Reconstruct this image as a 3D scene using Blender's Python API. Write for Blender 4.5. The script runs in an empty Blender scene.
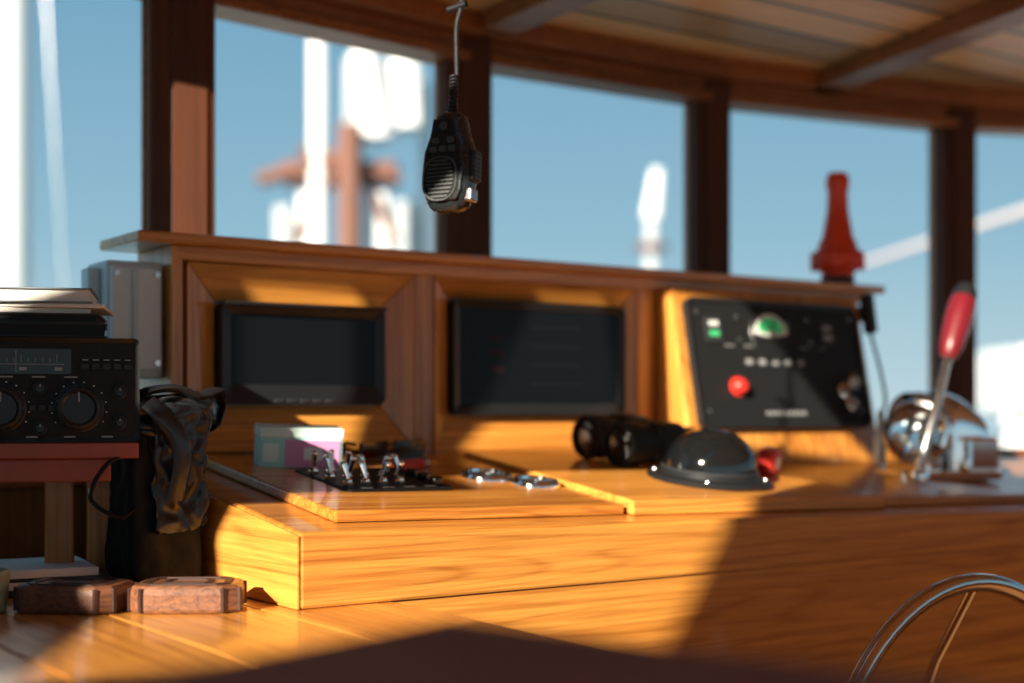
import bpy, bmesh, math, random
from mathutils import Matrix, Vector, Quaternion
random.seed(4)
H=1.16
E1=Vector((.818,.575,0)).normalized(); E2=Vector((-E1.y,E1.x,0))
def frame(ax,ay,az,t):
    m=Matrix.Identity(4)
    for i in range(3):
        m[i][0]=ax[i];m[i][1]=ay[i];m[i][2]=az[i];m[i][3]=t[i]
    return m
CON=frame(E1,E2,Vector((0,0,1)),(-.2236,1.5,H))
WRL=Matrix.Translation((0,0,H))
I4=Matrix.Identity(4)
scene=bpy.context.scene
# ---------------------------------------------------------------- materials
def newmat(name):
    m=bpy.data.materials.new(name); m.use_nodes=True
    nt=m.node_tree; b=nt.nodes['Principled BSDF']
    return m,nt,b
def plain(name,col,rough=.5,metal=0,coat=0,noise=.0,nscale=40,emit=None,es=0,bump=0,spec=.5,trans=0):
    m,nt,b=newmat(name)
    b.inputs['Base Color'].default_value=(*col,1)
    b.inputs['Roughness'].default_value=rough
    b.inputs['Metallic'].default_value=metal
    b.inputs['Coat Weight'].default_value=coat
    b.inputs['Specular IOR Level'].default_value=spec
    b.inputs['Transmission Weight'].default_value=trans
    if emit:
        b.inputs['Emission Color'].default_value=(*emit,1); b.inputs['Emission Strength'].default_value=es
    tc=nt.nodes.new('ShaderNodeTexCoord'); n=nt.nodes.new('ShaderNodeTexNoise')
    n.inputs['Scale'].default_value=nscale; n.inputs['Detail'].default_value=4
    nt.links.new(tc.outputs['Object'],n.inputs['Vector'])
    if noise>0:
        mx=nt.nodes.new('ShaderNodeMix'); mx.data_type='RGBA'
        mx.inputs[6].default_value=(*[c*(1-noise) for c in col],1)
        mx.inputs[7].default_value=(*[min(1,c*(1+noise)) for c in col],1)
        nt.links.new(n.outputs['Fac'],mx.inputs[0]); nt.links.new(mx.outputs[2],b.inputs['Base Color'])
    mr=nt.nodes.new('ShaderNodeMapRange')
    mr.inputs['To Min'].default_value=max(0,rough*.8); mr.inputs['To Max'].default_value=min(1,rough*1.25)
    nt.links.new(n.outputs['Fac'],mr.inputs['Value']); nt.links.new(mr.outputs[0],b.inputs['Roughness'])
    if bump>0:
        bp=nt.nodes.new('ShaderNodeBump'); bp.inputs['Strength'].default_value=bump; bp.inputs['Distance'].default_value=.002
        nt.links.new(n.outputs['Fac'],bp.inputs['Height']); nt.links.new(bp.outputs[0],b.inputs['Normal'])
    return m
def wood(name,c1,c2,axis=0,s=1.0,rough=.28,coat=.35,rings=17,seam=None,spec=.5,ring_amt=.19,var=.12):
    m,nt,b=newmat(name); N=nt.nodes.new; L=nt.links.new
    tc=N('ShaderNodeTexCoord'); oi=N('ShaderNodeObjectInfo')
    add=N('ShaderNodeVectorMath'); add.operation='ADD'
    sc=N('ShaderNodeVectorMath'); sc.operation='SCALE'; sc.inputs['Scale'].default_value=3.0
    cx=N('ShaderNodeCombineXYZ')
    for k in range(3): L(oi.outputs['Random'],cx.inputs[k])
    L(cx.outputs[0],sc.inputs[0]); L(tc.outputs['Object'],add.inputs[0]); L(sc.outputs[0],add.inputs[1])
    mp=N('ShaderNodeMapping'); v=[11*s]*3; v[axis]=.6*s; mp.inputs['Scale'].default_value=v
    L(add.outputs[0],mp.inputs[0])
    n1=N('ShaderNodeTexNoise'); n1.inputs['Scale'].default_value=1.0; n1.inputs['Detail'].default_value=2.0; n1.inputs['Distortion'].default_value=.15
    L(mp.outputs[0],n1.inputs['Vector'])
    mu=N('ShaderNodeMath'); mu.operation='MULTIPLY'; mu.inputs[1].default_value=rings*6.28
    sn=N('ShaderNodeMath'); sn.operation='SINE'
    L(n1.outputs['Fac'],mu.inputs[0]); L(mu.outputs[0],sn.inputs[0])
    r1=N('ShaderNodeMapRange'); r1.inputs['From Min'].default_value=-1; L(sn.outputs[0],r1.inputs['Value'])
    pw=N('ShaderNodeMath'); pw.operation='POWER'; pw.inputs[1].default_value=5; L(r1.outputs[0],pw.inputs[0])
    mp2=N('ShaderNodeMapping'); v=[420*s]*3; v[axis]=11*s; mp2.inputs['Scale'].default_value=v; L(add.outputs[0],mp2.inputs[0])
    n2=N('ShaderNodeTexNoise'); n2.inputs['Scale'].default_value=1; n2.inputs['Detail'].default_value=3; L(mp2.outputs[0],n2.inputs['Vector'])
    mp4=N('ShaderNodeMapping'); v=[110*s]*3; v[axis]=2.0*s; mp4.inputs['Scale'].default_value=v; L(add.outputs[0],mp4.inputs[0])
    n4=N('ShaderNodeTexNoise'); n4.inputs['Scale'].default_value=1; n4.inputs['Detail'].default_value=3; n4.inputs['Distortion'].default_value=.3; L(mp4.outputs[0],n4.inputs['Vector'])
    n3=N('ShaderNodeTexNoise'); n3.inputs['Scale'].default_value=.7; L(mp.outputs[0],n3.inputs['Vector'])
    a1=N('ShaderNodeMath'); a1.operation='MULTIPLY_ADD'; a1.inputs[1].default_value=ring_amt; L(pw.outputs[0],a1.inputs[0])
    a2=N('ShaderNodeMath'); a2.operation='MULTIPLY_ADD'; a2.inputs[1].default_value=.7; a2.inputs[2].default_value=-.63; L(n2.outputs['Fac'],a2.inputs[0])
    a4=N('ShaderNodeMath'); a4.operation='MULTIPLY_ADD'; a4.inputs[1].default_value=1.05; L(n4.outputs['Fac'],a4.inputs[0]); L(a2.outputs[0],a4.inputs[2])
    L(a4.outputs[0],a1.inputs[2])
    a3=N('ShaderNodeMath'); a3.operation='MULTIPLY_ADD'; a3.inputs[1].default_value=.8; L(n3.outputs['Fac'],a3.inputs[0]); L(a1.outputs[0],a3.inputs[2])
    cr=N('ShaderNodeValToRGB'); cr.color_ramp.elements[0].position=.25; cr.color_ramp.elements[1].position=1.0
    cr.color_ramp.elements[0].color=(*c1,1); cr.color_ramp.elements[1].color=(*c2,1)
    L(a3.outputs[0],cr.inputs[0])
    vr=N('ShaderNodeMapRange'); vr.inputs['To Min'].default_value=1-var; vr.inputs['To Max'].default_value=1+var; L(oi.outputs['Random'],vr.inputs['Value'])
    vs=N('ShaderNodeVectorMath'); vs.operation='SCALE'; L(cr.outputs[0],vs.inputs[0]); L(vr.outputs[0],vs.inputs['Scale'])
    out=vs.outputs[0]
    if seam:
        ax,w=seam
        sp=N('ShaderNodeSeparateXYZ'); L(tc.outputs['Object'],sp.inputs[0])
        d=N('ShaderNodeMath'); d.operation='DIVIDE'; d.inputs[1].default_value=w; L(sp.outputs[ax],d.inputs[0])
        f=N('ShaderNodeMath'); f.operation='FRACT'; L(d.outputs[0],f.inputs[0])
        g=N('ShaderNodeMath'); g.operation='GREATER_THAN'; g.inputs[1].default_value=.09; L(f.outputs[0],g.inputs[0])
        fl=N('ShaderNodeMath'); fl.operation='FLOOR'; L(d.outputs[0],fl.inputs[0])
        wn=N('ShaderNodeTexWhiteNoise'); wn.noise_dimensions='1D'; L(fl.outputs[0],wn.inputs['W'])
        rr=N('ShaderNodeMapRange'); rr.inputs['To Min'].default_value=.55; rr.inputs['To Max'].default_value=1.2; L(wn.outputs['Value'],rr.inputs['Value'])
        ml=N('ShaderNodeMath'); ml.operation='MULTIPLY'; L(g.outputs[0],ml.inputs[0]); L(rr.outputs[0],ml.inputs[1])
        vm=N('ShaderNodeVectorMath'); vm.operation='SCALE'; L(out,vm.inputs[0]); L(ml.outputs[0],vm.inputs['Scale']); out=vm.outputs[0]
    L(out,b.inputs['Base Color'])
    b.inputs['Coat Weight'].default_value=coat; b.inputs['Coat Roughness'].default_value=.10
    b.inputs['Specular IOR Level'].default_value=spec
    mr=N('ShaderNodeMapRange'); mr.inputs['To Min'].default_value=rough*.8; mr.inputs['To Max'].default_value=rough*1.5
    L(n2.outputs['Fac'],mr.inputs['Value']); L(mr.outputs[0],b.inputs['Roughness'])
    bp=N('ShaderNodeBump'); bp.inputs['Strength'].default_value=.12; bp.inputs['Distance'].default_value=.001
    L(n4.outputs['Fac'],bp.inputs['Height']); L(bp.outputs[0],b.inputs['Normal'])
    return m
HON1=(.80,.36,.068); HON2=(.36,.118,.017)
W_x=wood('honey_wood_x',HON1,HON2,0,coat=.35)
W_y=wood('honey_wood_y',HON1,HON2,1,coat=.35)
W_z=wood('honey_wood_z',HON1,HON2,2,coat=.35)
W_dk=wood('dark_varnished_wood',(.12,.036,.014),(.055,.016,.007),2,rough=.45,coat=0,spec=.3,ring_amt=.1)
W_dkx=wood('dark_varnished_wood_x',(.40,.145,.042),(.19,.06,.018),0,rough=.42,coat=0,spec=.35,ring_amt=.1)
W_ceil=wood('ceiling_wood',(.95,.54,.21),(.62,.28,.09),0,rough=.38,coat=0,spec=.35,seam=(1,.115),ring_amt=.1)
W_ch=wood('chest_wood',(.36,.13,.055),(.18,.06,.026),0,rough=.5,coat=0,spec=.15,ring_amt=.1)
W_wall=wood('wall_wood',(.36,.16,.06),(.2,.075,.022),2,rough=.4)
W_flr=wood('floor_wood',(.44,.23,.09),(.28,.13,.045),1,rough=.5,coat=0)
BLK=plain('black_plastic',(.012,.013,.015),.34,nscale=300,spec=.4)
BLKM=plain('black_matte',(.010,.011,.012),.6,nscale=200,bump=.2,spec=.3)
BLKG=plain('black_gloss',(.006,.007,.008),.08,coat=.3)
SCR=plain('screen_glass',(.004,.005,.006),.12,spec=.12)
CHR=plain('chrome',(.84,.85,.86),.07,1)
STL=plain('brushed_steel',(.6,.6,.6),.25,1)
GRY=plain('grey_paint',(.50,.60,.64),.45,noise=.08)
WHT=plain('white_print',(.75,.77,.75),.5)
LGR=plain('light_grey_print',(.30,.31,.32),.5)
DGR=plain('dark_grey',(.030,.033,.037),.45,spec=.3)
RED=plain('red_plastic',(.62,.03,.018),.35,coat=.3)
DRED=plain('dark_red_grip',(.13,.006,.012),.35,coat=.2)
ORG=plain('orange_red_beacon',(.74,.06,.018),.4)
GRN=plain('green_scale',(.05,.5,.18),.5,emit=(.05,.6,.2),es=.15)
TEAL=plain('teal_card',(.34,.68,.66),.5,noise=.1)
PINK=plain('pink_card',(.62,.26,.48),.5,noise=.1)
PAP=plain('paper',(.75,.73,.68),.8,noise=.05)
CLOTH=plain('black_nylon',(.008,.009,.011),.36,nscale=60,bump=.4,coat=.15)
CLOTHM=plain('black_canvas',(.005,.006,.007),.6,nscale=120,bump=.4,spec=.2)
BARK=wood('coaster_wood',(.25,.10,.045),(.06,.02,.010),0,2.4,rough=.4,ring_amt=.15)
BRKD=plain('coaster_edge',(.04,.016,.011),.5,noise=.4,nscale=80)
SHIPW=plain('ship_white',(.70,.71,.72),.6)
SHIPR=plain('ship_rust_red',(.15,.065,.045),.7,noise=.3,nscale=3)
SHIPG=plain('ship_grey',(.38,.42,.45),.7)
MUGM=plain('mug_ceramic',(.35,.38,.25),.3,coat=.4)
BRASS=plain('red_brown_shelf',(.30,.06,.03),.4,noise=.2)
# ---------------------------------------------------------------- builders
def root(name,M=CON):
    e=bpy.data.objects.new(name,None); e.empty_display_size=.05
    scene.collection.objects.link(e); e.matrix_world=M; return e
def mk(name,verts,faces,mat,parent,M=I4,bevel=0,smooth=False,seg=2):
    me=bpy.data.meshes.new(name)
    me.from_pydata([tuple(M@Vector(v)) for v in verts],[],faces)
    bm=bmesh.new(); bm.from_mesh(me); bmesh.ops.recalc_face_normals(bm,faces=bm.faces); bm.to_mesh(me); bm.free()
    me.materials.append(mat)
    o=bpy.data.objects.new(name,me); scene.collection.objects.link(o)
    if isinstance(parent,Matrix): o.matrix_world=parent
    elif parent: o.parent=parent
    if bevel>0:
        md=o.modifiers.new('bev','BEVEL'); md.width=bevel; md.segments=seg; md.limit_method='ANGLE'; md.angle_limit=math.radians(35)
    elif smooth:
        for p in me.polygons: p.use_smooth=True
        me.set_sharp_from_angle(angle=math.radians(38))
    return o
def prism(name,poly,zb,zt,mat,parent,M=I4,bevel=0,smooth=False,seg=2):
    n=len(poly); fb=zb if callable(zb) else (lambda a,b:zb); ft=zt if callable(zt) else (lambda a,b:zt)
    v=[(x,y,fb(x,y)) for x,y in poly]+[(x,y,ft(x,y)) for x,y in poly]
    f=[tuple(range(n))[::-1],tuple(range(n,2*n))]+[(i,(i+1)%n,(i+1)%n+n,i+n) for i in range(n)]
    return mk(name,v,f,mat,parent,M,bevel,smooth,seg)
def box(name,x0,x1,y0,y1,z0,z1,mat,parent,M=I4,bevel=.002):
    return prism(name,[(x0,y0),(x1,y0),(x1,y1),(x0,y1)],z0,z1,mat,parent,M,bevel)
def lathe(name,prof,mat,parent,M=I4,n=40,cap=True):
    v=[];f=[]
    for r,z in prof:
        for i in range(n):
            t=2*math.pi*i/n; v.append((r*math.cos(t),r*math.sin(t),z))
    k=len(prof)
    for j in range(k-1):
        for i in range(n):
            f.append((j*n+i,j*n+(i+1)%n,(j+1)*n+(i+1)%n,(j+1)*n+i))
    if cap:
        f.append(tuple(range(n))[::-1]); f.append(tuple(range((k-1)*n,k*n)))
    return mk(name,v,f,mat,parent,M,0,True)
def along(p,q):
    p=Vector(p);q=Vector(q);d=(q-p)
    return Matrix.Translation(p)@d.to_track_quat('Z','Y').to_matrix().to_4x4(), d.length
def cyl(name,p,q,r,mat,parent,r2=None,M=I4,n=24,ch=.0):
    A,l=along(p,q); r2=r if r2 is None else r2
    pr=[(r,0),(r2,l)] if ch==0 else [(max(r-ch,1e-4),0),(r-ch*.3,ch*.3),(r,ch),(r2,l-ch),(r2-ch*.3,l-ch*.3),(max(r2-ch,1e-4),l)]
    return lathe(name,pr,mat,parent,M@A,n)
def tube(name,pts,r,mat,parent,M=I4,n=10,closed=False,flat=1.0,up=None):
    pts=[Vector(p) for p in pts]; N=len(pts); v=[];f=[]
    rr=r if hasattr(r,'__len__') else [r]*N
    t0=(pts[1]-pts[0]).normalized(); u=(Vector(up)-t0*t0.dot(Vector(up))).normalized() if up else t0.orthogonal().normalized()
    for i,p in enumerate(pts):
        if closed: t=(pts[(i+1)%N]-pts[i-1]).normalized()
        else: t=(pts[min(i+1,N-1)]-pts[max(i-1,0)]).normalized()
        if up:
            q=Vector(up)-t*t.dot(Vector(up))
            if q.length>.2: u=q.normalized()
        u=(u-t*u.dot(t)).normalized(); w=t.cross(u)
        for k in range(n):
            a=2*math.pi*k/n; v.append(tuple(p+(u*math.cos(a)+w*math.sin(a)*flat)*rr[i]))
    for i in range(N if closed else N-1):
        j=(i+1)%N
        for k in range(n): f.append((i*n+k,i*n+(k+1)%n,j*n+(k+1)%n,j*n+k))
    if not closed:
        f.append(tuple(range(n))[::-1]); f.append(tuple(range((N-1)*n,N*n)))
    return mk(name,v,f,mat,parent,M,0,True)
def spline(pts,k=8):
    P=[Vector(p) for p in pts]; P=[2*P[0]-P[1]]+P+[2*P[-1]-P[-2]]; out=[]
    for i in range(1,len(P)-2):
        for j in range(k):
            t=j/k;a,b,c,d=P[i-1:i+3]
            out.append(.5*((2*b)+(c-a)*t+(2*a-5*b+4*c-d)*t*t+(3*b-a-3*c+d)*t**3))
    out.append(P[-2]); return out
def rrect(w,h,r,n=6,cx=0,cy=0):
    pts=[]
    for cxs,cys,a0 in ((1,1,0),(-1,1,90),(-1,-1,180),(1,-1,270)):
        for i in range(n+1):
            a=math.radians(a0+90*i/n); pts.append((cx+cxs*(w/2-r)+r*math.cos(a),cy+cys*(h/2-r)+r*math.sin(a)))
    return pts
def ringprism(name,o,i_,z0,z1,zi,mat,parent,M=I4,bevel=0):
    n=len(o); v=[(x,y,z0) for x,y in o]+[(x,y,z1) for x,y in o]+[(x,y,zi) for x,y in i_]+[(x,y,z0) for x,y in i_]
    f=[]
    for k in range(n):
        l=(k+1)%n
        for a in range(4):
            b=(a+1)%4; f.append((a*n+k,a*n+l,b*n+l,b*n+k))
    return mk(name,v,f,mat,parent,M,bevel)
def faceM(a,b,z,t=0):
    return frame((1,0,0),(0,math.sin(t),math.cos(t)),(0,-math.cos(t),math.sin(t)),(a,b,z))
def yaw(x,y,z,deg): return Matrix.Translation((x,y,z))@Matrix.Rotation(math.radians(deg),4,'Z')
SL=.135
def dz(a,b,t=0.0): return -.1276-.02*a+SL*b+t
def deckM(a,b,t=.014,deg=0):
    return Matrix.Translation((a,b,dz(a,b,t)))@Matrix.Rotation(math.atan(SL),4,'X')@Matrix.Rotation(math.radians(deg),4,'Z')
# ---------------------------------------------------------------- helm console
hc=root('helm_console')
prism('base_body',[(0,0),(2.2,0),(2.2,.44),(1.85,.55),(.12,.58),(0,.55)],-.209,lambda a,b:dz(a,b),W_x,hc,bevel=.004)
prism('base_end_board',[(-.004,.0),(.0,.0),(.0,.54),(-.004,.54)],-.2085,lambda a,b:dz(a,b,-.003),W_y,hc,bevel=.001)
box('lower_front_panel',.117,2.3,.004,.04,-1.14,-.2092,W_x,hc,bevel=.001)
box('lower_carcass',.14,2.1,.04,.45,-1.16,-.21,W_x,hc)
for nm,a0,a1,b0,b1,t,m in (('hatch_board_1',.064,.478,.042,.43,.014,W_x),('hatch_board_2',.487,.968,.036,.43,.020,W_x),('hatch_board_3',.985,1.9,.05,.43,.014,W_x)):
    prism(nm,[(a0,b0),(a1,b0),(a1,b1),(a0,b1)],lambda a,b:dz(a,b,.0005),lambda a,b,t=t:dz(a,b,t),m,hc,bevel=.003)
box('cabinet_carcass',.045,1.40,.475,.575,-.085,.222,W_x,hc)
box('cabinet_side',.036,.052,.448,.575,-.07,.222,W_z,hc)
prism('cabinet_top',[(-.018,.425),(1.43,.425),(1.43,.60),(.15,.60),(-.018,.575)],.222,.236,W_x,hc,bevel=.003)
box('top_rail',.045,1.40,.447,.475,.203,.2225,W_x,hc)
box('stile_1',.415,.447,.452,.475,-.09,.204,W_z,hc)
box('stile_2',.845,.882,.452,.475,-.10,.204,W_z,hc)
def bevframe(tag,a0,a1,z0,z1,ia0,ia1,iz0,iz1,bo=.452,bi=.468):
    O=[(a0,z0),(a1,z0),(a1,z1),(a0,z1)]; J=[(ia0,iz0),(ia1,iz0),(ia1,iz1),(ia0,iz1)]
    for k in range(4):
        l=(k+1)%4; o1,o2,i1,i2=O[k],O[l],J[k],J[l]
        v=[(o1[0],bo,o1[1]),(o2[0],bo,o2[1]),(i2[0],bi,i2[1]),(i1[0],bi,i1[1])]
        v+=[(x,.476,z) for x,_,z in v]
        mk(f'{tag}_mitre_{k}',v,[(0,1,2,3),(7,6,5,4),(0,4,5,1),(1,5,6,2),(2,6,7,3),(3,7,4,0)],(W_x if k%2==0 else W_z),hc,bevel=.0015)
bevframe('bay_frame_1',.060,.414,-.055,.202,.105,.364,.008,.152)
bevframe('bay_frame_2',.450,.843,-.068,.203,.482,.820,-.006,.174)
v=[]
for a in (.887,1.345):
    v+=[(a,.36,-.095),(a,.42,.208),(a,.475,.208),(a,.475,-.095)]
mk('panel_housing',v,[(0,1,2,3),(7,6,5,4),(0,4,5,1),(1,5,6,2),(2,6,7,3),(3,7,4,0)],W_z,hc,bevel=.006)
# ---------------------------------------------------------------- marine displays
def display(a0,a1,z0,z1,bez,thick,low):
    d=root('marine_display'); w=a1-a0;h=z1-z0
    M=faceM((a0+a1)/2,.472,(z0+z1)/2)
    prism('case',rrect(w,h,.012),0,thick*.6,BLK,d,M,bevel=.001)
    o=rrect(w,h,.012); i=rrect(w-2*bez,h-2*bez-low,.004,cy=low/2)
    ringprism('bezel',o,i,thick*.5,thick,thick*.75,BLK,d,M,bevel=.0012)
    prism('screen',rrect(w-2*bez+.002,h-2*bez-low+.002,.004,cy=low/2),thick*.55,thick*.68,SCR,d,M)
    return d,M
d1,M1=display(.107,.362,.010,.150,.016,.026,.012)
for k in range(5): box(f'key_{k}',-.05+k*.02,-.036+k*.02,-.066,-.0625,.024,.0275,DGR,d1,M1,bevel=.001)
box('brow_hood',-.125,.125,.066,.071,.02,.036,BLK,d1,M1)
d2,M2=display(.484,.818,-.004,.172,.013,.022,.004)
SD1=plain('screen_dim',(.010,.016,.020),.2,spec=.1); SD2=plain('screen_dim_red',(.028,.010,.012),.2,spec=.1)
prism('screen_menu_column',rrect(.03,.12,.003,cx=-.13,cy=.005),.0148,.0153,SD1,d2,M2)
for k in range(3): prism(f'screen_readout_{k}',rrect(.028,.010,.002,cx=-.085,cy=.03-k*.024),.0148,.0153,SD2,d2,M2)
for k in range(4): prism(f'screen_line_{k}',rrect(.10,.0015,.0005,cx=.03,cy=.05-k*.03),.0148,.0151,SD1,d2,M2)
# ---------------------------------------------------------------- engine instrument panel
ip=root('engine_instrument_panel')
tt=math.atan2(.06,.303)
def ipM(a,z):
    f=(z+.095)/.303; return faceM(a,.36+.06*f,z,tt)
Mp=ipM(1.113,.08)
w=.412;h=.222
prism('panel_plate',rrect(w,h,.016),0,.010,BLKM,ip,Mp,bevel=.0015)
ringprism('panel_rim',rrect(w,h,.016),rrect(w-.014,h-.014,.012),.009,.014,.012,BLK,ip,Mp)
def lp(a,z): return (a-1.113),(z-.08)/math.cos(tt)
x,y=lp(1.095,.132)
lathe('gauge_bezel',[(.047,.010),(.049,.012),(.047,.015),(.044,.015),(.043,.013)],BLK,ip,Mp@Matrix.Translation((x,y,0)))
lathe('gauge_dial',[(.001,.0122),(.043,.0122),(.043,.0128)],DGR,ip,Mp@Matrix.Translation((x,y,0)))
def arc(name,cx,cy,r0,r1,a0,a1,z,mat):
    o=[];n=20
    for i in range(n+1):
        t=math.radians(a0+(a1-a0)*i/n); o.append((cx+r1*math.cos(t),cy+r1*math.sin(t)))
    for i in range(n,-1,-1):
        t=math.radians(a0+(a1-a0)*i/n); o.append((cx+r0*math.cos(t),cy+r0*math.sin(t)))
    return prism(name,o,z,z+.0006,mat,ip,Mp)
arc('gauge_white_scale',x,y-.006,.004,.041,8,172,.0128,WHT)
arc('gauge_green_arc',x,y-.006,.013,.035,22,158,.0135,GRN)
cyl('gauge_needle',(x,y-.004,.015),(x+.010,y+.026,.015),.0012,BLK,ip,M=Mp,n=8)
for a in (.962,1.235):
    xx,yy=lp(a,.136)
    prism('indicator_window',rrect(.036,.042,.004,cx=xx,cy=yy),.010,.013,DGR,ip,Mp)
    prism('indicator_lamp',rrect(.020,.008,.002,cx=xx,cy=yy+.010),.013,.0145,WHT if a<1 else LGR,ip,Mp)
    prism('indicator_label',rrect(.020,.009,.002,cx=xx,cy=yy-.007),.013,.0142,GRN if a<1 else LGR,ip,Mp)
for k in range(5):
    xx,yy=lp(1.035+k*.031,.083)
    prism(f'lamp_row_{k}',rrect(.014,.009,.002,cx=xx,cy=yy),.010,.0125,LGR,ip,Mp)
    prism(f'lamp_row_ring_{k}',rrect(.020,.014,.003,cx=xx,cy=yy),.010,.0112,DGR,ip,Mp)
xx,yy=lp(1.0,.040)
lathe('stop_button',[(.017,.010),(.017,.013),(.0135,.014),(.0135,.022),(.010,.026),(.0005,.027)],RED,ip,Mp@Matrix.Translation((xx,yy,0)))
for k,(a,z) in enumerate(((1.255,.035),(1.285,.052),(1.27,.012))):
    xx,yy=lp(a,z)
    lathe(f'key_switch_{k}',[(.013,.010),(.013,.016),(.009,.018),(.008,.024),(.0005,.024)],CHR,ip,Mp@Matrix.Translation((xx,yy,0)))
box('ignition_key',lp(1.285,.052)[0]-.002,lp(1.285,.052)[0]+.002,lp(1.285,.052)[1]-.012,lp(1.285,.052)[1]+.012,.024,.045,STL,ip,Mp)
for k in range(9):
    xx,yy=lp(1.06+k*.011,-.004)
    box(f'maker_lettering_{k}',xx,xx+.007,yy-.003,yy+.003,.010,.0108,LGR,ip,Mp,bevel=0)
for k in range(6):
    xx,yy=lp(.985+k*.045,.110)
    if k not in (2,): box(f'fine_legend_{k}',xx,xx+.02,yy-.001,yy+.001,.010,.0106,LGR,ip,Mp,bevel=0)
for k,(a,z) in enumerate(((1.19,.16),(1.19,.12),(1.02,.16),(1.02,.12),(.93,.0),(1.30,.0),(.93,.165),(1.30,.165))):
    xx,yy=lp(a,z); lathe(f'panel_screw_{k}',[(.003,.010),(.0025,.012),(.0003,.0125)],STL,ip,Mp@Matrix.Translation((xx,yy,0)),n=12)
# ---------------------------------------------------------------- toggle switch panel
ts=root('toggle_switch_panel'); A=deckM(.215,.225,.014)
prism('plate',rrect(.148,.150,.006),0,.004,BLKM,ts,A,bevel=.001)
def toggle(i,x,y,dx,dy):
    lathe(f'toggle_{i}_nut',[(.0075,.004),(.0075,.008),(.0055,.009),(.005,.012),(.004,.013)],CHR,ts,A@Matrix.Translation((x,y,0)),n=6)
    A2,l=along((x,y,.012),(x+dx,y+dy,.034))
    lathe(f'toggle_{i}_bat',[(.0024,0),(.0038,l*.75),(.0042,l*.88),(.0030,l*.97),(.0008,l)],CHR,ts,A@A2,n=14)
i=0
for r in range(3):
    for c in range(5):
        if (r==0 and c>3) or (r==2 and c>2): continue
        toggle(i,-.060+c*.0245-r*.002,-.045+r*.042,random.choice((-.005,.003)),random.choice((-.008,.008))); i+=1
for k in range(3):
    lathe(f'push_knob_{k}',[(.008,.004),(.008,.012),(.006,.014),(.0005,.014)],BLKG,ts,A@Matrix.Translation((.060,-.055+k*.03,0)),n=20)
for k in range(4):
    prism(f'label_strip_{k}',rrect(.016,.004,.001,cx=-.045+k*.03,cy=-.066),.004,.0044,WHT,ts,A)
# ---------------------------------------------------------------- flush gauges
for (a,b,r) in ((.400,.240,.036),(.4425,.186,.033)):
    g=root('flush_deck_gauge'); A=deckM(a,b,.014)
    lathe('chrome_ring',[(r,0),(r,.004),(r-.003,.008),(r-.009,.008),(r-.010,.004)],CHR,g,A)
    lathe('dial_face',[(.0005,.001),(r-.0095,.001),(r-.0095,.0045),(.0005,.0045)],DGR,g,A)
    cyl('needle',(0,0,.0052),(.012,.008,.0052),.0008,WHT,g,M=A,n=6)
# ---------------------------------------------------------------- small carton
c=root('small_carton'); A=deckM(.170,.336,.014,-14)
LID=plain('carton_lid',(.62,.82,.80),.5)
box('teal_box',-.060,.050,-.018,.018,0,.052,TEAL,c,A)
box('lid_band',-.061,.051,-.019,.019,.040,.0535,LID,c,A)
box('pink_front',-.026,.046,-.0195,-.017,.002,.038,PINK,c,A,bevel=.0005)
box('white_label',-.002,.024,-.0203,-.0190,.012,.028,WHT,c,A,bevel=0)
box('left_stripe',-.055,-.035,-.0188,-.0178,.008,.032,LID,c,A,bevel=0)
sg=root('sunglasses'); A=deckM(.325,.375,.014,8)
for s in (-1,1):
    prism(f'lens_{s}',rrect(.052,.006,.003,cx=s*.032),0.002,.030,BLKG,sg,A@Matrix.Rotation(math.radians(-8*s),4,'Z'),bevel=.002)
    tube(f'temple_{s}',spline([(s*.06,0,.026),(s*.062,.02,.025),(s*.05,.035,.012),(s*.01,.038,.006)]),.0025,BLK,sg,A)
tube('bridge',[(-.01,0,.022),(0,-.003,.025),(.01,0,.022)],.0025,BLK,sg,A)
kf=root('red_lighter'); A=deckM(.325,.320,.014,20)
prism('body',rrect(.06,.018,.006),0,.011,RED,kf,A,bevel=.002); box('cap',.028,.038,-.008,.008,.001,.0105,STL,kf,A)
# ---------------------------------------------------------------- binoculars
bn=root('binoculars'); A=deckM(.755,.335,.020,6)
for s,nm in ((-1,'near'),(1,'far')):
    yy=s*.034
    R=A@Matrix.Translation((0,yy,.036))@Matrix.Rotation(math.radians(-90),4,'Y')
    lathe(f'barrel_{nm}',[(.020,-.075),(.0225,-.072),(.0225,-.055),(.019,-.052),(.021,-.03),(.028,-.018),(.030,.02),(.029,.035),(.032,.045),(.034,.082),(.034,.090),(.029,.092),(.028,.086),(.001,.084)],BLKM,bn,R)
    lathe(f'objective_glass_{nm}',[(.028,.0855),(.015,.088),(.001,.0885)],BLKG,bn,R)
    box(f'prism_housing_{nm}',-.035,.03,yy-.031,yy+.031,.008,.068,BLKM,bn,A,bevel=.012)
box('hinge_bridge',-.03,.02,-.012,.012,.03,.058,BLKM,bn,A,bevel=.004)
cyl('focus_wheel',(.025,0,.05),(.05,0,.05),.013,BLK,bn,M=A,n=20,ch=.002)
tube('neck_strap',spline([(-.02,.06,.05),(-.01,.08,.01),(.05,.07,.004),(.09,.03,.004),(.10,-.02,.004),(.07,-.05,.004),(.02,-.065,.01),(-.02,-.062,.045)]),.003,CLOTH,bn,A)
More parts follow.
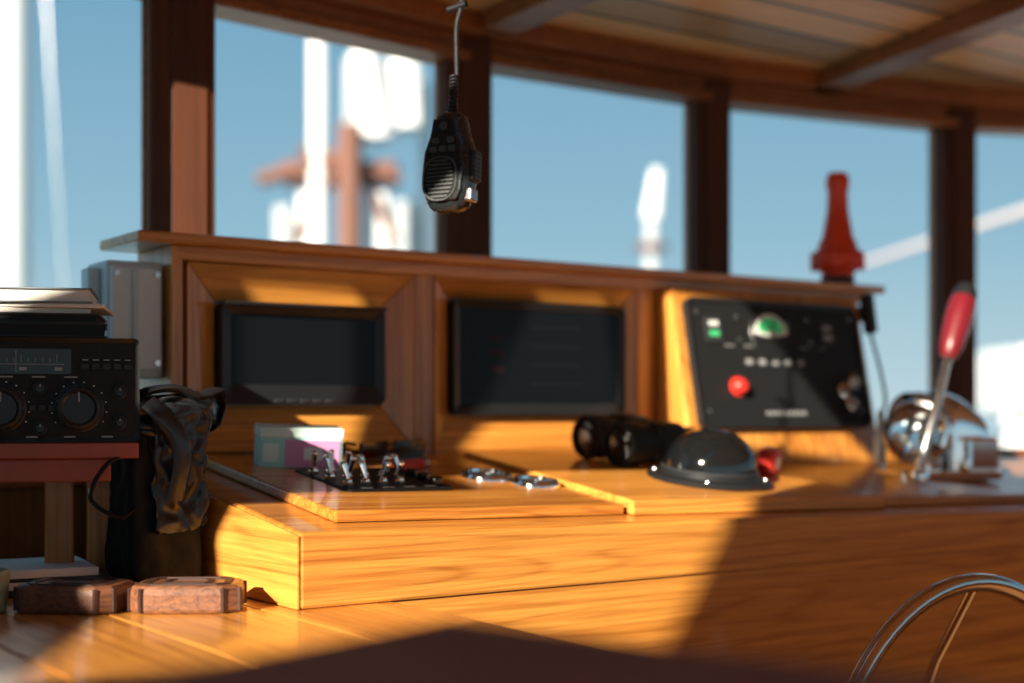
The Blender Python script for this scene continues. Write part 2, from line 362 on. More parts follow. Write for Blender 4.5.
# ---------------------------------------------------------------- magnetic compass
mc=root('magnetic_compass'); A=deckM(.738,.165,.020)
lathe('flange',[(.088,0),(.091,.004),(.087,.009),(.074,.011),(.070,.018),(.0685,.021)],BLK,mc,A,n=56)
lathe('dome',[(.068,.018)]+[(.067*math.cos(math.radians(k)),.021+.057*math.sin(math.radians(k))) for k in range(5,90,6)]+[(.0005,.078)],BLKG,mc,A,n=56)
lathe('chrome_trim',[(.0705,.0175),(.0715,.019),(.0705,.0205),(.068,.0205)],DGR,mc,A,n=56)
for k in range(4):
    t=math.radians(45+90*k); lathe(f'flange_screw_{k}',[(.0045,.008),(.0035,.0115),(.0004,.012)],STL,mc,A@Matrix.Translation((.080*math.cos(t),.080*math.sin(t),0)),n=12)
rc=root('red_cap_marker'); A=deckM(.905,.212,.020,30)
prism('grip',rrect(.05,.028,.010),0,.042,RED,rc,A,bevel=.006)
prism('white_label',rrect(.03,.0292,.004),.012,.028,WHT,rc,A)
# ---------------------------------------------------------------- beacon
bc=root('distress_beacon'); A=Matrix.Translation((1.370,.49,.236))@Matrix.Diagonal((1.08,1.08,1.06,1))
lathe('body',[(.024,0),(.027,.004),(.028,.020),(.031,.028),(.043,.034),(.046,.044),(.046,.056),(.040,.064),(.034,.068),(.033,.078),(.027,.088),(.019,.135),(.0175,.170),(.020,.176),(.0205,.192),(.016,.203),(.0005,.206)],ORG,bc,A,n=36)
lathe('black_band',[(.0292,.004),(.0298,.006),(.0298,.016),(.0292,.018)],BLK,bc,A,n=36,cap=False)
for k in range(10):
    box(f'rib_{k}',.028,.0475,-.003,.003,.030,.060,ORG,bc,A@Matrix.Rotation(2*math.pi*k/10,4,'Z'),bevel=.001)
# ---------------------------------------------------------------- handset right of panel
hs=root('intercom_handset')
prism('handset_body',rrect(.020,.075,.008),-.008,.012,BLK,hs,faceM(1.360,.408,.180,.15),bevel=.003)
box('mount_bracket',1.345,1.356,.405,.47,.165,.195,BLK,hs,bevel=.002)
tube('cord',spline([(1.360,.402,.145),(1.366,.385,.08),(1.352,.36,.02),(1.318,.345,-.01)]),.003,BLK,hs)
lathe('connector_plug',[(.011,0),(.012,.01),(.012,.05),(.008,.06),(.006,.095)],GRY,hs,Matrix.Translation((1.310,.335,-.092)),n=20)
# ---------------------------------------------------------------- throttle
th=root('engine_throttle_lever'); A=Matrix.Translation((1.325,.245,dz(1.325,.245,.014)))@Matrix.Rotation(math.radians(-16),4,'Z')
prism('base_plate',rrect(.20,.17,.02),-.008,.008,CHR,th,A,bevel=.003)
def arch(nm,x0,x1,R,hh,mat,lean=0,nx=10,round_=.012):
    prof=[(-R,.006)]+[(R*math.cos(math.radians(180-k*9)),hh-R+R*math.sin(math.radians(k*9))) for k in range(21)]+[(R,.006)]
    n=len(prof); v=[];f=[]
    for j in range(nx+1):
        s=j/nx; x=x0+(x1-x0)*s; e=min(x-x0,x1-x)
        q=1 if e>=round_ else math.sqrt(max(0,1-((round_-e)/round_)**2))
        ins=(1-q)*round_
        for y,z in prof:
            k_=(R-ins)/R; hz=1-lean*s*s
            v.append((x,y*k_,.006+(z-.006)*(1-ins/hh)*hz))
    for j in range(nx):
        for i in range(n): f.append((j*n+i,j*n+(i+1)%n,(j+1)*n+(i+1)%n,(j+1)*n+i))
    f.append(tuple(range(n))[::-1]); f.append(tuple(range(nx*n,(nx+1)*n)))
    return mk(nm,v,f,mat,th,A,0,True)
arch('cowl_left',-.050,-.008,.060,.142,CHR,0,16); arch('cowl_right',.004,.088,.062,.146,CHR,.30,24)
arch('cowl_core',-.03,.07,.050,.115,BLKG,.3,10,.004)
box('front_block',.022,.088,-.082,-.030,.006,.066,CHR,th,A,bevel=.008)
CL=plain('clear_dome_glass',(.85,.93,.97),.03,trans=1.0)
BLUG=plain('painted_blue_reflection',(.05,.16,.25),.25,coat=.4)  # blue reflection of the chrome disc, put into the face colour
DM,_=along((-.046,-.040,.072),(-.106,-.100,.078)); DM=A@DM
lathe('dial_barrel',[(.040,-.020),(.050,-.012),(.054,.0),(.055,.022),(.052,.027),(.046,.028),(.045,.020)],CHR,th,DM,n=48)
lathe('dial_face',[(.0005,.016),(.0455,.016),(.0455,.019),(.0005,.019)],BLUG,th,DM,n=40)
for k in range(12): box(f'dial_tick_{k}',.032,.040,-.0012,.0012,.019,.0196,WHT,th,DM@Matrix.Rotation(2*math.pi*k/12,4,'Z'),bevel=0)
lathe('dial_glass_dome',[(.045,.022)]+[(.045*math.cos(math.radians(q)),.022+.020*math.sin(math.radians(q))) for q in range(8,90,9)]+[(.0005,.0421)],CL,th,DM,n=40)
lv=[(-.100,-.118,.006),(-.090,-.122,.055),(-.062,-.112,.12),(-.030,-.090,.18),(-.014,-.078,.205)]
tube('lever_arm',spline(lv),[.0095-.003*i/32 for i in range(33)],STL,th,A)
cyl('lever_foot',(-.100,-.118,-.012),(-.100,-.118,.012),.016,CHR,th,M=A,ch=.003)
A2,l=along((-.018,-.081,.197),(.046,-.050,.325))
lathe('lever_grip',[(.009,0),(.015,.006),(.020,.03),(.0235,.075),(.023,.105),(.021,.116)],DRED,th,A@A2,n=28)
lathe('grip_cap',[(.021,.115),(.0205,.128),(.015,.142),(.0005,.147)],BLK,th,A@A2,n=28)
# ---------------------------------------------------------------- steering wheel
sw=root('steering_wheel'); cx,cb,cz,R=.785,-.25,-.468,.258
rim=[(cx+R*math.cos(t),cb,cz+R*math.sin(t)) for t in [2*math.pi*k/72 for k in range(72)]]
WCH=plain('wheel_chrome',(.60,.55,.50),.16,1)
tube('rim',rim,.0115,WCH,sw,n=20,closed=True)
hb=cb+.10
lathe('hub',[(.045,0),(.045,.012),(.032,.022),(.028,.035),(.0005,.037)],WCH,sw,faceM(cx,hb+.01,cz),n=36)
for k in range(5):
    t=math.radians(88+72*k)
    tube(f'spoke_{k}',[(cx+.03*math.cos(t),hb,cz+.03*math.sin(t)),(cx+.6*R*math.cos(t),hb-.045,cz+.6*R*math.sin(t)),(cx+(R-.004)*math.cos(t),cb,cz+(R-.004)*math.sin(t))],.0065,WCH,sw,n=12)
cyl('wheel_shaft',(cx,hb,cz),(cx,.006,cz),.016,STL,sw,n=24)
lathe('shaft_flange',[(.05,0),(.05,.008),(.03,.02),(.018,.02)],STL,sw,faceM(cx,.004,cz),n=30)
# ---------------------------------------------------------------- grey junction box
jb=root('junction_box')
box('enclosure',-.045,.034,.47,.55,.045,.200,GRY,jb,bevel=.006)
box('front_cover',-.040,.029,.464,.471,.055,.192,plain('grey_cover',(.6,.70,.74),.4),jb,bevel=.003)
box('cover_ridge',-.012,-.004,.460,.465,.06,.188,GRY,jb,bevel=.002)
box('side_conduit',-.062,-.045,.49,.52,.02,.19,GRY,jb,bevel=.003)
box('bracket_leg',-.02,-.006,.552,.566,-.209,.12,GRY,jb)
for x_ in (-.033,.022):
    for z_ in (.065,.182): cyl('screw',(x_,.464,z_),(x_,.461,z_),.004,STL,jb,n=12)
# ---------------------------------------------------------------- chart table
tb=root('chart_table')
a=-.76;k=0
while a<.115:
    a1=min(a+.146,.116)
    def bb(x): return .677-(.150-x)*(.325/.912)-.055
    prism(f'plank_{k}',[(a,-1.25),(a1-.002,-1.25),(a1-.002,bb(a1)),(a,bb(a))],-.236,-.209,W_y,tb,bevel=.0015)
    a=a1;k+=1
prism('cabinet_below',[(-.70,-1.2),(.09,-1.2),(.09,.45),(-.70,.28)],-1.16,-.237,W_z,tb)
wc=root('wooden_chest',WRL@frame(Vector((.785,-.62,0)).normalized(),Vector((.62,.785,0)).normalized(),Vector((0,0,1)),(-.035,.8,0)))
box('body',0.01,.35,-.40,-.01,-.2085,-.135,W_ch,wc,bevel=.004)
box('lid',0,.36,-.41,0,-.134,-.117,W_ch,wc,bevel=.004)
# carved coasters
def coaster(a,b,r,deg):
    c=root('wooden_coaster'); A=yaw(a,b,-.2088,deg)
    o=[];rnd=random.Random(deg)
    for sx,sy in ((1,.70),(.75,1),(-.75,1),(-1,.70),(-1,-.70),(-.75,-1),(.75,-1),(1,-.70)):
        o.append((sx*r*(1+rnd.uniform(-.03,.03)),sy*r*.74*(1+rnd.uniform(-.03,.03))))
    sc=lambda s:[(x*s,y*s) for x,y in o]
    n=8; zs=[(0,.96),(.004,1.0),(.020,1.0),(.0255,.985),(.029,.93)]
    v=[];f=[]
    for z,s in zs: v+=[(x*s,y*s,z) for x,y in o]
    for j in range(len(zs)-1):
        for i in range(n): f.append((j*n+i,j*n+(i+1)%n,(j+1)*n+(i+1)%n,(j+1)*n+i))
    f.append(tuple(range(n))[::-1]); f.append(tuple(range((len(zs)-1)*n,len(zs)*n)))
    mk('carved_block',v,f,BARK,c,A,bevel=.0015)
    ringprism('dark_inlay',sc(.80),sc(.68),.0285,.0305,.0305,BRKD,c,A)
    ringprism('dark_inlay_inner',sc(.45),sc(.36),.0285,.0303,.0303,BRKD,c,A)
    for k in range(8):
        x,y=o[k]; box(f'corner_cut_{k}',-.0025,.0025,-.0022,.0022,.002,.0265,BRKD,c,A@Matrix.Translation((x*.985,y*.985,0))@Matrix.Rotation(math.atan2(y,x),4,'Z'),bevel=.0006)
coaster(-.092,.075,.056,-32); coaster(-.192,.140,.055,-44)
mg=root('mug',WRL@yaw(-.555,1.48,-.2088,0))
lathe('cup',[(.024,0),(.028,.002),(.031,.04),(.032,.044),(.030,.044),(.028,.006),(.0005,.005)],MUGM,mg)
tube('handle',spline([(-.029,0,.036),(-.046,0,.034),(-.046,0,.014),(-.028,0,.010)]),.004,MUGM,mg)
nb=root('notebook_stack',WRL@yaw(-.565,1.67,-.2088,15))
for k,(w_,d_,h_,m_) in enumerate(((.21,.15,.008,DGR),(.20,.145,.009,PAP),(.205,.14,.004,DGR),(.19,.14,.010,PAP))):
    z0=sum((.008,.009,.004,.010)[:k]); box(f'book_{k}',-w_/2,w_/2-.01*k,-d_/2,d_/2,z0,z0+h_-.0003,m_,nb,Matrix.Rotation(math.radians(4*k),4,'Z'),bevel=.001)
# ---------------------------------------------------------------- radio + shelf
RM=WRL@Matrix.Translation((-.420,1.60,0))@Matrix.Rotation(math.radians(16),4,'Z')
sh=root('radio_shelf',RM)
box('shelf_board',-.27,.000,-.006,.16,-.052,-.034,BRASS,sh)
box('shelf_front_apron',-.26,-.03,.004,.02,-.078,-.052,BRASS,sh)
box('leg_front',-.105,-.072,.110,.135,-.2088,-.052,W_z,sh); box('leg_rear',-.058,-.024,.125,.155,-.2088,-.052,W_z,sh)
box('leg_left',-.25,-.22,.125,.155,-.2088,-.052,W_z,sh)
rd=root('radio_transceiver',RM)
box('case',-.27,0,.006,.165,-.0335,.083,DGR,rd,bevel=.004)
FM=frame((1,0,0),(0,0,1),(0,-1,0),(0,.006,0))
ringprism('front_trim',rrect(.272,.116,.006,cx=-.135,cy=.0245),rrect(.262,.106,.004,cx=-.135,cy=.0245),0,.006,.004,BLK,rd,FM)
prism('front_plate',rrect(.264,.108,.004,cx=-.135,cy=.0245),0,.0035,BLKM,rd,FM)
prism('dial_window',rrect(.175,.028,.002,cx=-.160,cy=.056),.0035,.005,plain('dial_glass',(.03,.045,.045),.2,spec=.3),rd,FM)
for k in range(21): box(f'dial_tick_{k}',-.238+k*.0075,-.2374+k*.0075,.055,.060+(.004 if k%5==0 else 0),.005,.0053,LGR,rd,FM,bevel=0)
for k in range(5): box(f'dial_number_{k}',-.240+k*.0375,-.232+k*.0375,.046,.0495,.005,.0053,LGR,rd,FM,bevel=0)
box('dial_line',-.245,-.080,.0525,.0532,.005,.0053,LGR,rd,FM,bevel=0)
box('dial_pointer',-.131,-.1303,.044,.068,.005,.0056,LGR,rd,FM,bevel=0)
def knob(nm,x,y,r,l):
    lathe(nm,[(r*1.12,.0035),(r*1.12,.006),(r,.007),(r*.95,l),(r*.8,l+.001),(r*.7,l-.001),(.0005,l-.001)],BLK,rd,FM@Matrix.Translation((x,y,0)),n=36)
    for q in range(18):
        t=2*math.pi*q/18; cyl(f'{nm}_ridge_{q}',(x+r*math.cos(t),y+r*math.sin(t),.007),(x+.96*r*math.cos(t),y+.96*r*math.sin(t),l),.0011,BLK,rd,M=FM,n=6)
    box(nm+'_mark',x-.0008,x+.0008,y+r*.3,y+r*.75,l-.001,l,LGR,rd,FM,bevel=0)
knob('tuning_knob',-.064,.004,.024,.018); knob('band_knob',-.146,.004,.024,.018); knob('volume_knob',-.229,.004,.016,.016)
for k,(x_,y_) in enumerate(((-.020,.022),(-.020,-.012),(-.105,.026),(-.105,-.018))): knob(f'small_knob_{k}',x_,y_,.0065,.012)
for k in range(5):
    box(f'push_button_{k}',-.062+k*.0115,-.0535+k*.0115,.048,.054,.0035,.0075,DGR,rd,FM,bevel=.0008)
    box(f'push_button_legend_{k}',-.061+k*.0115,-.0545+k*.0115,.0575,.0588,.0035,.0039,LGR,rd,FM,bevel=0)
for k in range(3): box(f'rocker_{k}',-.117+k*.010,-.110+k*.010,.001,.008,.0035,.0075,DGR,rd,FM,bevel=.0008)
for t_ in range(12):
    t=math.radians(-30+t_*22)
    for cx_ in (-.064,-.146): box(f'knob_tick_{t_}_{cx_}',cx_+.0295*math.cos(t)-.0007,cx_+.0295*math.cos(t)+.0007,.004+.0295*math.sin(t)-.0007,.004+.0295*math.sin(t)+.0007,.0035,.0039,WHT,rd,FM,bevel=0)
for k in range(6): box(f'legend_{k}',-.25+k*.034,-.236+k*.034,.0380,.0397,.0035,.0039,LGR,rd,FM,bevel=0)
for k in range(6): box(f'lower_legend_{k}',-.24+k*.04,-.228+k*.04,-.0285,-.0267,.0035,.0039,LGR,rd,FM,bevel=0)
bs=root('book_stack',RM@Matrix.Translation((0,0,.0835)))
zz=0
for k,(w_,d_,h_,m_,rt,ox) in enumerate(((.23,.15,.016,BLK,1,.0),(.20,.14,.011,BLK,-4,.012),(.215,.14,.006,PAP,2,-.012),(.225,.14,.005,PAP,-5,.006),(.215,.15,.017,GRY,-3,-.004))):
    R_=Matrix.Translation((-.150+ox,.083,zz))@Matrix.Rotation(math.radians(rt),4,'Z')
    if k in (2,3): box(f'booklet_{k}',-w_/2,w_/2,-d_/2,d_/2,0,h_-.0002,m_,bs,R_,bevel=.001)
    else:
        pm=PAP if k==4 else BLKM
        cm=plain('book_cover_blue_grey',(.16,.20,.23),.4) if k==4 else DGR
        box(f'cover_bottom_{k}',-w_/2,w_/2,-d_/2,d_/2,0,.0018,cm,bs,R_,bevel=.0004); box(f'pages_{k}',-w_/2+.003,w_/2-.003,-d_/2+.003,d_/2-.003,.0018,h_-.0020,pm,bs,R_,bevel=0); box(f'cover_top_{k}',-w_/2,w_/2,-d_/2,d_/2,h_-.0020,h_-.0002,cm,bs,R_,bevel=.0004)
    zz+=h_
# ---------------------------------------------------------------- black bag
bg=root('black_shoulder_bag')
tex1=bpy.data.textures.new('crumple','CLOUDS'); tex1.noise_scale=.045; tex1.noise_depth=2; tex1.noise_type='HARD_NOISE'
tex2=bpy.data.textures.new('folds','CLOUDS'); tex2.noise_scale=.09; tex2.noise_depth=1
def softbox(nm,x0,x1,y0,y1,z0,z1,mat,par,M=I4,amp=.006,seed=0,pw=7,disp=.012):
    nz=34; v=[];f=[];cx_,cy_=(x0+x1)/2,(y0+y1)/2;hx,hy=(x1-x0)/2,(y1-y0)/2
    n=80
    for j in range(nz+1):
        s=j/nz; z=z0+(z1-z0)*s; e=min(s,1-s)/.06; tp=1 if e>=1 else .86+.14*math.sqrt(max(0,1-(1-e)**2))
        for i in range(n):
            t=2*math.pi*i/n+.02; c_,s_=math.cos(t),math.sin(t); r=(abs(c_)**pw+abs(s_)**pw)**(-1/pw)
            w=amp*(math.sin(3*t+seed+4*s)+.6*math.sin(7*t+11*s+seed*2)+.35*math.sin(12*s-5*t+seed)) 
            v.append((cx_+(hx*tp+w)*r*c_,cy_+(hy*tp+w)*r*s_,z+(.35*amp*math.sin(4*t+seed) if s>.9 else 0)))
    for j in range(nz):
        for i in range(n): f.append((j*n+i,j*n+(i+1)%n,(j+1)*n+(i+1)%n,(j+1)*n+i))
    f.append(tuple(range(n))[::-1]); f.append(tuple(range(nz*n,(nz+1)*n)))
    o=mk(nm,v,f,mat,par,M,0,True)
    for p in o.data.polygons: p.use_smooth=True
    if disp:
        for tx,st in ((tex1,disp),(tex2,disp)):
            md=o.modifiers.new('crumple','DISPLACE'); md.texture=tx; md.strength=st; md.mid_level=.5; md.texture_coords='LOCAL'
    return o
softbox('bag_body',-.108,-.014,.208,.295,-.2055,.0,CLOTHM,bg,amp=.001,disp=.006)
softbox('bag_side_fold',-.085,-.018,.194,.225,-.14,.012,CLOTH,bg,amp=.002,seed=2,disp=.016)
softbox('bag_flap',-.114,-.002,.200,.300,-.030,.022,CLOTH,bg,amp=.0030,seed=1,disp=.018)
tube('carry_handle',spline([(-.10,.225,.012),(-.085,.213,.024),(-.055,.205,.027),(-.03,.205,.018),(-.012,.215,.022),(.006,.235,.024),(.018,.250,.008),(.016,.256,-.012),(.004,.25,-.02)]),.014,CLOTH,bg,flat=.35,up=(0,1,0))
tube('strap_front',spline([(-.092,.196,.012),(-.078,.188,-.005),(-.060,.184,-.03),(-.056,.184,-.06),(-.062,.190,-.10)]),.011,CLOTH,bg,flat=.3,up=(1,0,.3))
tube('strap_hanging',spline([(-.110,.205,-.045),(-.140,.198,-.060),(-.158,.195,-.095),(-.125,.200,-.118),(-.105,.205,-.11)]),.006,CLOTH,bg,flat=.4,up=(0,1,0))
# ---------------------------------------------------------------- handheld microphone
mi=root('radio_microphone',WRL@Matrix.Translation((-.066,1.49,.2085))@Matrix.Rotation(math.radians(-28),4,'Z')@Matrix.Rotation(math.radians(-4),4,'X'))
prof=[(0,.010,.006),(.002,.017,.010),(.006,.0215,.0125),(.014,.0255,.0145),(.030,.0285,.0160),(.048,.0290,.0160),(.060,.0282,.0155),(.070,.0255,.0150),(.079,.0215,.0145),(.088,.0185,.0140),(.096,.0170,.0135),(.102,.0150,.012),(.1055,.010,.008)]
v=[];f=[];n=40
for z,wx,wy in prof:
    for i in range(n):
        t=2*math.pi*i/n;c_,s_=math.cos(t),math.sin(t); r=(abs(c_)**3.2+abs(s_)**3.2)**(-1/3.2)
        v.append((wx*r*c_,wy*r*s_,z))
for j in range(len(prof)-1):
    for i in range(n): f.append((j*n+i,j*n+(i+1)%n,(j+1)*n+(i+1)%n,(j+1)*n+i))
f.append(tuple(range(n))[::-1]); f.append(tuple(range((len(prof)-1)*n,len(prof)*n)))
MICB=plain('mic_black',(.014,.016,.018),.26,nscale=300,coat=.3)
mk('shell',v,f,MICB,mi,smooth=True)
MICG=plain('mic_grey',(.06,.065,.07),.4)
MF=frame((1,0,0),(0,0,1),(0,-1,0),(0,0,0))
fi=[(-.017,.010),(.017,.010),(.022,.020),(.024,.045),(.0225,.062),(.0165,.078),(.013,.097),(-.013,.097),(-.0165,.078),(-.0225,.062),(-.024,.045),(-.022,.020)]
prism('front_inset',fi,.0135,.0172,MICB,mi,MF,bevel=.0015)
for k in range(10):
    z=.014+k*.0042; hw=.0165*math.sqrt(max(.15,1-((k-4.5)/5.6)**2))
    prism(f'grille_bar_{k}',rrect(2*hw,.0016,.0007,cx=-.002,cy=z),.0170,.0190,MICG,mi,MF)
ringprism('grille_ring',rrect(.041,.047,.018,cx=-.002,cy=.033),rrect(.038,.044,.0165,cx=-.002,cy=.033),.0168,.0190,.0186,MICG,mi,MF)
for k,(x_,z_) in enumerate(((-.011,.064),(0,.064),(.011,.064),(-.009,.073),(.009,.073))): prism(f'key_{k}',rrect(.0085,.006,.002,cx=x_,cy=z_),.0165,.0190,MICG,mi,MF,bevel=.0005)
lathe('mic_hole_bezel',[(.0045,.015),(.0045,.0185),(.003,.0185),(.002,.0175)],MICG,mi,MF@Matrix.Translation((0,.088,0)),n=16)
box('ptt_button',.0240,.0330,-.009,.009,.030,.064,BLK,mi,bevel=.003)
for k in range(6): box(f'ptt_rib_{k}',.0325,.0337,-.007,.007,.033+k*.0045,.0350+k*.0045,MICG,mi,bevel=.0004)
box('side_plug_cover',.020,.0300,-.008,.008,.010,.024,STL,mi,bevel=.002)
cyl('strain_relief',(0,0,.103),(0,0,.128),.0062,BLK,mi,r2=.0035,n=16)
for k in range(5): lathe(f'relief_rib_{k}',[(.004,0),(.0066-.0005*k,.001),(.004,.0025)],BLK,mi,Matrix.Translation((0,0,.107+k*.0042)),n=16)
pts=[]
for i in range(120):
    t=i/119; pts.append((.0035*math.cos(t*2*math.pi*6),.0035*math.sin(t*2*math.pi*6),.124+.022*t))
tube('coiled_cord',pts,.0016,BLKM,mi,n=8)
tube('cord',spline([(.0035,0,.146),(.002,0,.17),(.001,0,.20),(.006,0,.225),(.002,0,.26),(.0,0,.33),(0,0,.45),(0,.0,.4795)]),.0026,BLKM,mi,n=8)
cyl('hang_clip',(-.010,0,.218),(.012,0,.222),.004,BLK,mi,n=12)
# ---------------------------------------------------------------- wheelhouse shell
PT=[(-1.6,-2.0),(-1.6,-.5),(-1.45,.55),(-1.05,1.35),(-.50,2.14),(-.085,2.52),(.39,2.84),(.96,3.10),(1.60,3.24),(2.3,3.2),(2.9,2.7),(3.1,1.5),(3.1,-2.0)]
CE=.69; HD=.62; SI=-.10
def seg(nm,p,q,z0,z1,th,mat,parent,off=0,ext=0,bevel=.003):
    p=Vector((*p,0));q=Vector((*q,0)); d=(q-p); l=d.length; d.normalize(); nrm=Vector((d.y,-d.x,0))
    M=frame(d,-nrm,Vector((0,0,1)),(p.x,p.y,0))
    return box(nm,-ext,l+ext,off-th/2,off+th/2,z0,z1,mat,parent,M,bevel)
wf=root('wall_front',WRL); wn=1
for i in range(3,10):
    seg(f'lower_panel_{i}',PT[i],PT[i+1],-1.16,SI,.04,W_wall,wf)
    seg(f'header_{i}',PT[i],PT[i+1],HD+.012,CE,.05,W_dkx,wf)
    wr=root(f'window_{wn}',WRL); wn+=1
    seg('head_trim',PT[i],PT[i+1],HD-.006,HD+.012,.075,W_dkx,wr)
    seg('sill',PT[i],PT[i+1],SI,SI+.02,.075,W_dkx,wr)
    seg('inner_cornice',PT[i],PT[i+1],CE-.035,CE-.001,.05,W_dkx,wr,off=-.045)
for i,(wd) in zip(range(3,11),(.09,.098,.088,.076,.082,.09,.09,.09)):
    p=Vector((*PT[i],0)); d=(Vector((*PT[i+1],0))-Vector((*PT[i-1],0))).normalized()
    d=(d+Vector((1.6,0,0))).normalized() if i in (4,5,6,7) else d
    M=frame(d,Vector((-d.y,d.x,0)),Vector((0,0,1)),(p.x,p.y,0))
    ps=root('window_post',WRL)
    box('post',-wd/2,wd/2,-.035,.035,-1.16,CE-.001,W_dk,ps,M,bevel=.006)
    box('glazing_bead',-wd/2-.006,-wd/2+.002,-.01,.02,SI+.02,HD,W_dkx,ps,M,bevel=.001)
    box('post_cover_strip',-wd*.16,wd*.5-.012,-.041,-.034,SI,CE-.04,W_dk,ps,M,bevel=.002)
wl=root('wall_left',WRL)
for i in (0,1,2): seg(f'panel_{i}',PT[i],PT[i+1],-1.16,CE,.04,W_wall,wl)
wr_=root('wall_right',WRL)
seg('lower_a',PT[10],PT[11],-1.16,SI,.04,W_wall,wr_);seg('upper_a',PT[10],PT[11],HD,CE,.04,W_wall,wr_)
seg('lower_b',PT[11],PT[12],-1.16,SI,.04,W_wall,wr_);seg('upper_b',PT[11],PT[12],HD,CE,.04,W_wall,wr_)
wa=root('wall_aft',WRL)
box('lower',-1.6,3.1,-2.04,-2.0,-1.16,-.4,W_wall,wa); box('upper',-1.6,3.1,-2.04,-2.0,.62,CE,W_wall,wa)
for x_ in (-1.6,-.2,1.4,3.02): box('mullion',x_,x_+.08,-2.04,-2.0,-.4,.62,W_wall,wa)
prism('floor',[(x,y) for x,y in PT],-1.20,-1.161,W_flr,WRL)
cen=Vector((.6,.6))
RP=[tuple(cen+(Vector(p)-cen)*1.03) for p in PT]
CI=CON.inverted()
RPc=[]
for x,y in RP:
    q=CI@Vector((x,y,H)); RPc.append((q.x,q.y))
roof=prism('ceiling',RPc,CE,CE+.04,W_ceil,CON)
# ---------------------------------------------------------------- unseen roof openings, added and shaped to cast the sun patches
SD=Vector((.45,.80,-.35)).normalized()
def cp(a,b,z): return CON@Vector((a,b,z))
def cut(quad):
    P=[Vector(q) for q in quad]
    lo=[];hi=[]
    for p in P:
        t0=(H+CE-.05-p.z)/-SD.z; t1=(H+CE+.12-p.z)/-SD.z
        lo.append(p-SD*t0); hi.append(p-SD*t1)
    n=len(P); v=lo+hi; f=[tuple(range(n))[::-1],tuple(range(n,2*n))]+[(i,(i+1)%n,(i+1)%n+n,i+n) for i in range(n)]
    me=bpy.data.meshes.new('cut'); me.from_pydata([tuple(x) for x in v],[],f)
    bm=bmesh.new();bm.from_mesh(me);bmesh.ops.recalc_face_normals(bm,faces=bm.faces);bm.to_mesh(me);bm.free()
    o=bpy.data.objects.new('cut',me); scene.collection.objects.link(o); return o
zt=-.15
cuts=[cut([cp(*q) for q in quad]) for quad in (
  [(-.50,-.30,zt),(-.34,-.37,zt),(.06,-.2,zt),(.61,0,zt),(1.05,.20,zt),(1.05,.33,zt),(.50,.33,zt),(.46,.21,zt),(0.0,.21,zt),(-.30,.04,zt)],
  [(.135,.452,-.06),(.305,.452,-.06),(.305,.452,.183),(.135,.452,.183)],
  [(.495,.452,-.06),(.807,.452,-.06),(.764,.452,.194),(.634,.452,.194)],
  [(.862,.40,-.06),(1.32,.36,-.09),(1.25,.37,-.03),(1.02,.40,.20),(.862,.42,.20)],
  [(1.20,.20,-.10),(1.55,.20,-.10),(1.62,.20,.26),(1.30,.20,.26)],
  [(.125,.30,-.09),(.25,.30,-.09),(.25,.30,-.01),(.125,.30,-.01)],
)]
cuts.append(cut([Vector((-.505,2.09,H+.26)),Vector((-.46,2.09,H+.26)),Vector((-.46,2.09,H+.49)),Vector((-.505,2.09,H+.49))]))
for c_ in cuts:
    md=roof.modifiers.new('sun_opening','BOOLEAN'); md.operation='DIFFERENCE'; md.object=c_; md.solver='EXACT'
bpy.context.view_layer.update()
dg=bpy.context.evaluated_depsgraph_get()
nm_=bpy.data.meshes.new_from_object(roof.evaluated_get(dg)); roof.modifiers.clear(); roof.data=nm_
for c_ in cuts: bpy.data.objects.remove(c_,do_unlink=True)
for p,q in (((.62,2.96),(.92,2.15)),((-.02,2.45),(.42,1.75)),((1.35,3.1),(1.5,2.2))):
    cbm=root('ceiling_beam',WRL); seg('beam',p,q,CE-.035,CE-.0005,.07,W_dkx,cbm)
sun=bpy.data.lights.new('sun','SUN'); sun.energy=14; sun.angle=math.radians(.53); sun.color=(1,.88,.70)
so=bpy.data.objects.new('sun',sun); scene.collection.objects.link(so); so.rotation_mode='QUATERNION'; so.rotation_quaternion=SD.to_track_quat('-Z','Y'); so.location=(-3,-5,5)
# ---------------------------------------------------------------- outside
WAT=plain('sea_water',(.10,.22,.28),.35,noise=.3,nscale=.3)
mk('sea',[(-200,-200,0),(200,-200,0),(200,200,0),(-200,200,0)],[(0,1,2,3)],WAT,Matrix.Translation((0,0,H-3.2)))
sp=root('moored_ship',WRL)
def ext(nm,u0,u1,v0,v1,mat,par,Y=15,dep=.4,zlow=None):
    k=Y/1422; return box(nm,(u0-512)*k,(u1-512)*k,Y,Y+dep,(412-v1)*k if zlow is None else zlow,(412-v0)*k,mat,par,bevel=.03)
def ecyl(nm,u0,v0,u1,v1,r,mat,par,Y=15,r2=None):
    k=Y/1422; return cyl(nm,((u0-512)*k,Y,(412-v0)*k),((u1-512)*k,Y,(412-v1)*k),r,mat,par,r2=r2,n=14)
ecyl('mast',318,640,318,32,.085,SHIPW,sp); ecyl('mast_aft',349,300,349,60,.05,SHIPG,sp,Y=15.3)
ecyl('furled_sail',376,140,364,52,.22,SHIPW,sp,Y=15.2,r2=.16); ecyl('furled_sail_2',408,130,402,62,.28,SHIPW,sp,Y=15.5,r2=.22); ecyl('radar_mast',428,200,425,85,.07,SHIPG,sp)
ext('crosstree',280,396,160,181,SHIPR,sp,dep=.5); ecyl('yard',258,180,345,155,.08,SHIPR,sp); ecyl('yard_2',300,150,400,178,.06,SHIPR,sp)
ecyl('red_post',350,300,350,125,.13,SHIPR,sp,Y=14.8); ecyl('lattice_leg',300,240,335,165,.05,SHIPR,sp); ecyl('lattice_leg_2',395,240,362,170,.05,SHIPR,sp)
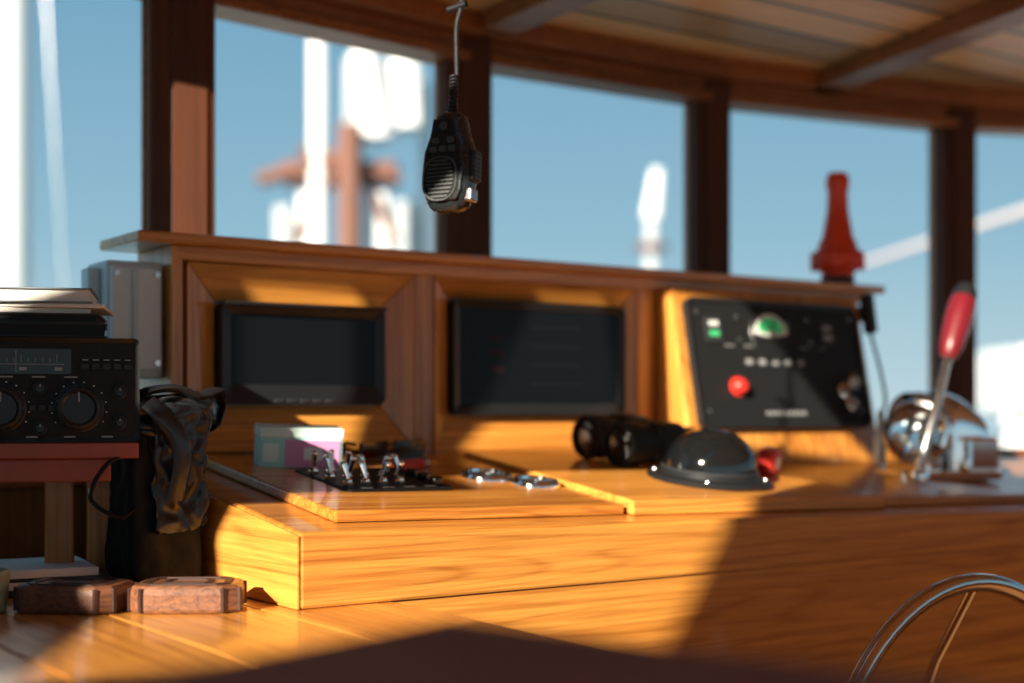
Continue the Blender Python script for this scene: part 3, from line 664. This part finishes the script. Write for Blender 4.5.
ext('lower_house',366,388,192,300,SHIPW,sp,dep=1); ext('lower_house_mid',394,416,200,300,SHIPG,sp,dep=1); ext('lower_house_stbd',420,438,185,300,SHIPW,sp,dep=1)
ext('lower_house_port',274,290,205,300,SHIPG,sp,dep=1); ext('lower_house_port_2',298,314,192,300,SHIPW,sp,dep=1); ext('hull',150,470,300,640,SHIPW,sp,dep=3)
mt=root('sailboat_mast',WRL)
cyl('mast',(-3.62,10.2,-3.2),(-3.62,10.2,6.0),.17,SHIPW,mt); cyl('shroud',(-2.9,10,-3.2),(-3.5,10.2,5.5),.006,STL,mt)
tw=root('harbour_light_tower',WRL)
cyl('column',(2.38,25,-3.2),(2.46,25,3.4),.16,SHIPG,tw,r2=.11); cyl('lantern',(2.46,25,3.4),(2.56,25,4.25),.17,SHIPW,tw,r2=.1); cyl('gallery',(2.45,25,2.85),(2.45,25,2.95),.28,SHIPR,tw)
bm_=root('cargo_boom',WRL)
PINKB=plain('faded_paint',(.32,.29,.31),.6)
cyl('boom',(2.95,12,1.25),(5.4,12,2.05),.025,PINKB,bm_,r2=.06); cyl('king_post',(5.4,12,-3.2),(5.4,12,4),.14,SHIPW,bm_)
hu=root('moored_yacht',WRL)
prism('hull',[(5.9,14.5),(12,14.5),(12,17),(6.6,17),(5.4,15.7)],-3.2,.0,SHIPW,hu,bevel=.05); prism('deckhouse',[(5.4,15),(11,15),(11,16.5),(5.4,16.5)],-.0,.70,SHIPW,hu,bevel=.05)
# ---------------------------------------------------------------- world
w_=bpy.data.worlds.new('World'); scene.world=w_; w_.use_nodes=True; nt=w_.node_tree
bgd=nt.nodes['Background']; tc=nt.nodes.new('ShaderNodeTexCoord'); sx=nt.nodes.new('ShaderNodeSeparateXYZ'); cr=nt.nodes.new('ShaderNodeValToRGB')
nt.links.new(tc.outputs['Generated'],sx.inputs[0]); nt.links.new(sx.outputs['Z'],cr.inputs[0]); nt.links.new(cr.outputs[0],bgd.inputs['Color'])
e=cr.color_ramp.elements; e[0].position=0; e[0].color=(.46,.61,.66,1); e[1].position=.35; e[1].color=(.12,.30,.46,1)
x_=e.new(.12); x_.color=(.26,.46,.58,1)
bgd.inputs['Strength'].default_value=1.1
# ---------------------------------------------------------------- camera
cam=bpy.data.cameras.new('camera'); co=bpy.data.objects.new('camera',cam); scene.collection.objects.link(co)
co.location=(0,0,H); co.rotation_euler=(math.radians(90),0,0)
cam.lens=50; cam.sensor_width=36; cam.shift_y=(412-341.5)/1024
cam.dof.use_dof=True; cam.dof.focus_distance=1.60; cam.dof.aperture_fstop=2.0; cam.clip_start=.02; cam.clip_end=1000
scene.camera=co
scene.view_settings.view_transform='Standard'
